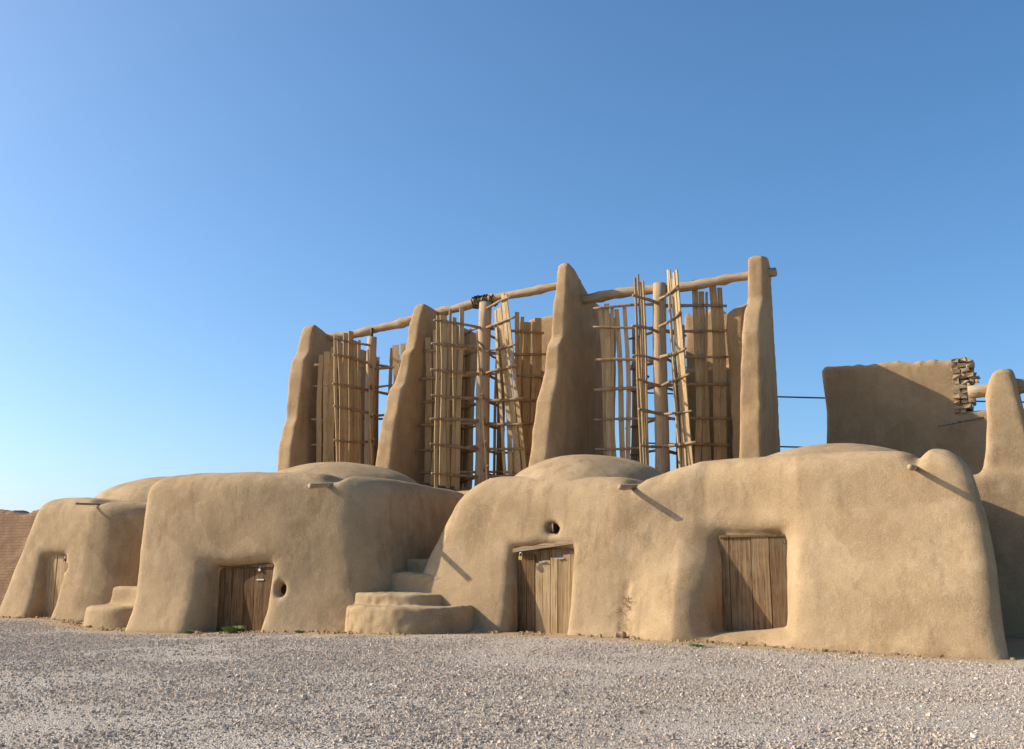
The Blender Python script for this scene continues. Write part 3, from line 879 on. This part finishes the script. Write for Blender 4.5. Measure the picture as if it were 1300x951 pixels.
def weed(u, v, r, hgt, n, label):
    o = thing("weed_tuft", u, v, label, "weed", "green weeds at the foot of the walls", z=float(ground_z(u)))
    mb = MB()
    for k in range(n):
        a = random.uniform(0, 6.283); q = r * random.random() ** .6
        b = np.array([u + q * .35 * math.cos(a), v + q * .35 * math.sin(a), float(ground_z(u)) + .005])
        t = np.array([u + q * math.cos(a), v + q * math.sin(a), float(ground_z(u)) + hgt * random.uniform(.4, 1.)])
        s = np.cross(t - b, (0, 0, 1.)); s /= (np.linalg.norm(s) + 1e-6); w = random.uniform(.008, .018)
        m_ = (b + t) / 2 + np.array([0, 0, hgt * .18])
        mb.add([b - s * w * .5, b + s * w * .5, m_ + s * w, t, m_ - s * w], [(0, 1, 2, 4), (4, 2, 3)])
    mb.build("leaves", M_WEED, o)


weed(-16.75, 17.45, .34, .17, 260, "largest green weed tuft, by the dark square door's right foot")
weed(-17.6, 17.0, .20, .09, 110, "small weed tuft on the gravel before the dark square door")
weed(-14.85, 17.45, .22, .07, 80, "low weed patch left of the wide curved step")
weed(-6.05, 17.55, .30, .06, 70, "flat sprawling weed on the gravel below the four-board door")

M_RUB = plain("pinkish_brick", (.42, .25, .17), .95)
def lump(u, v, z, r, m, label, name="stone", cat="stone", squash=.7, group=None):
    o = thing(name, u, v, label, cat, group, z=z)
    V = []; F = []; n, k = 7, 9
    for i in range(n + 1):
        for j in range(k):
            t = math.pi * i / n; g = 2 * math.pi * j / k
            q = r * (1 + .35 * float(vnoise(2.1 * math.sin(t) * math.cos(g) + u * 9, 2.1 * math.sin(t) * math.sin(g), 2.1 * math.cos(t))))
            V.append((u + q * math.sin(t) * math.cos(g), v + q * math.sin(t) * math.sin(g), z + r * .5 + q * squash * math.cos(t)))
    for i in range(n):
        for j in range(k): F.append((i * k + j, i * k + (j + 1) % k, (i + 1) * k + (j + 1) % k, (i + 1) * k + j))
    mb = MB(); mb.add(V, F); mb.build("rock", m, o)


lump(-8.02, 18.78, -.02, .11, M_RUB, "pinkish broken brick at the foot of the crumbling scar", "brick_fragment", "brick")
lump(-8.45, 18.72, -.02, .07, M_BRICK, "small buff stone left of the pinkish broken brick")
lump(-7.72, 18.66, -.02, .06, M_BRICK, "smaller buff stone right of the pinkish broken brick")
lump(-15.3, 17.5, -.06, .05, M_BRICK, "pale pebble at the wall between the door and the curved step")

# ------------------------------------------------------------------ light, sky, camera
SUN_D = np.array([2.45, 1.0, -1.5])            # travel of the light in row coordinates
ds = np.array([SUN_D[0] * CT + SUN_D[1] * ST, -SUN_D[0] * ST + SUN_D[1] * CT, SUN_D[2]]); ds /= np.linalg.norm(ds)
s = -ds
elev = math.asin(s[2]); az = math.atan2(s[0], s[1])      # azimuth clockwise from +Y
from mathutils import Vector
L = bpy.data.lights.new("sun", "SUN"); L.energy = 4.05; L.angle = math.radians(.53); L.color = (1.0, .92, .78)
lo_ = bpy.data.objects.new("sun", L); COL.objects.link(lo_)
lo_.rotation_euler = Vector(tuple(ds)).to_track_quat("-Z", "Y").to_euler(); lo_.location = (-20, 0, 30)

w = bpy.data.worlds.new("World"); scene.world = w; w.use_nodes = True
nt = w.node_tree; bg = nt.nodes["Background"]
sky = nt.nodes.new("ShaderNodeTexSky"); sky.sky_type = "NISHITA"; sky.sun_disc = False
sky.sun_elevation = elev; sky.sun_rotation = az
sky.air_density = .75; sky.dust_density = 2.5; sky.ozone_density = 3.8; sky.altitude = 300
hs = nt.nodes.new("ShaderNodeHueSaturation"); hs.inputs["Hue"].default_value = .492; hs.inputs["Saturation"].default_value = 1.14; hs.inputs["Value"].default_value = 1.22
nt.links.new(sky.outputs["Color"], hs.inputs["Color"]); nt.links.new(hs.outputs["Color"], bg.inputs["Color"]); bg.inputs["Strength"].default_value = .115

cam = bpy.data.cameras.new("camera"); cam.sensor_fit = "HORIZONTAL"; cam.sensor_width = 36; cam.lens = 36.0
cam.clip_end = 4000; cam.clip_start = .1
co = bpy.data.objects.new("camera", cam); COL.objects.link(co)
co.location = (0, 0, 1.3); co.rotation_euler = (math.radians(90) + math.atan((722 - 475.5) / 1300.), 0, 0)
scene.camera = co
scene.view_settings.view_transform = "Standard"; scene.view_settings.look = "None"
scene.view_settings.gamma = 1.0; scene.view_settings.use_curve_mapping = False
scene.view_settings.exposure = .66
scene.cycles.max_bounces = 10; scene.cycles.diffuse_bounces = 8
for o in COL.objects:
    if "_o" in o: del o["_o"]
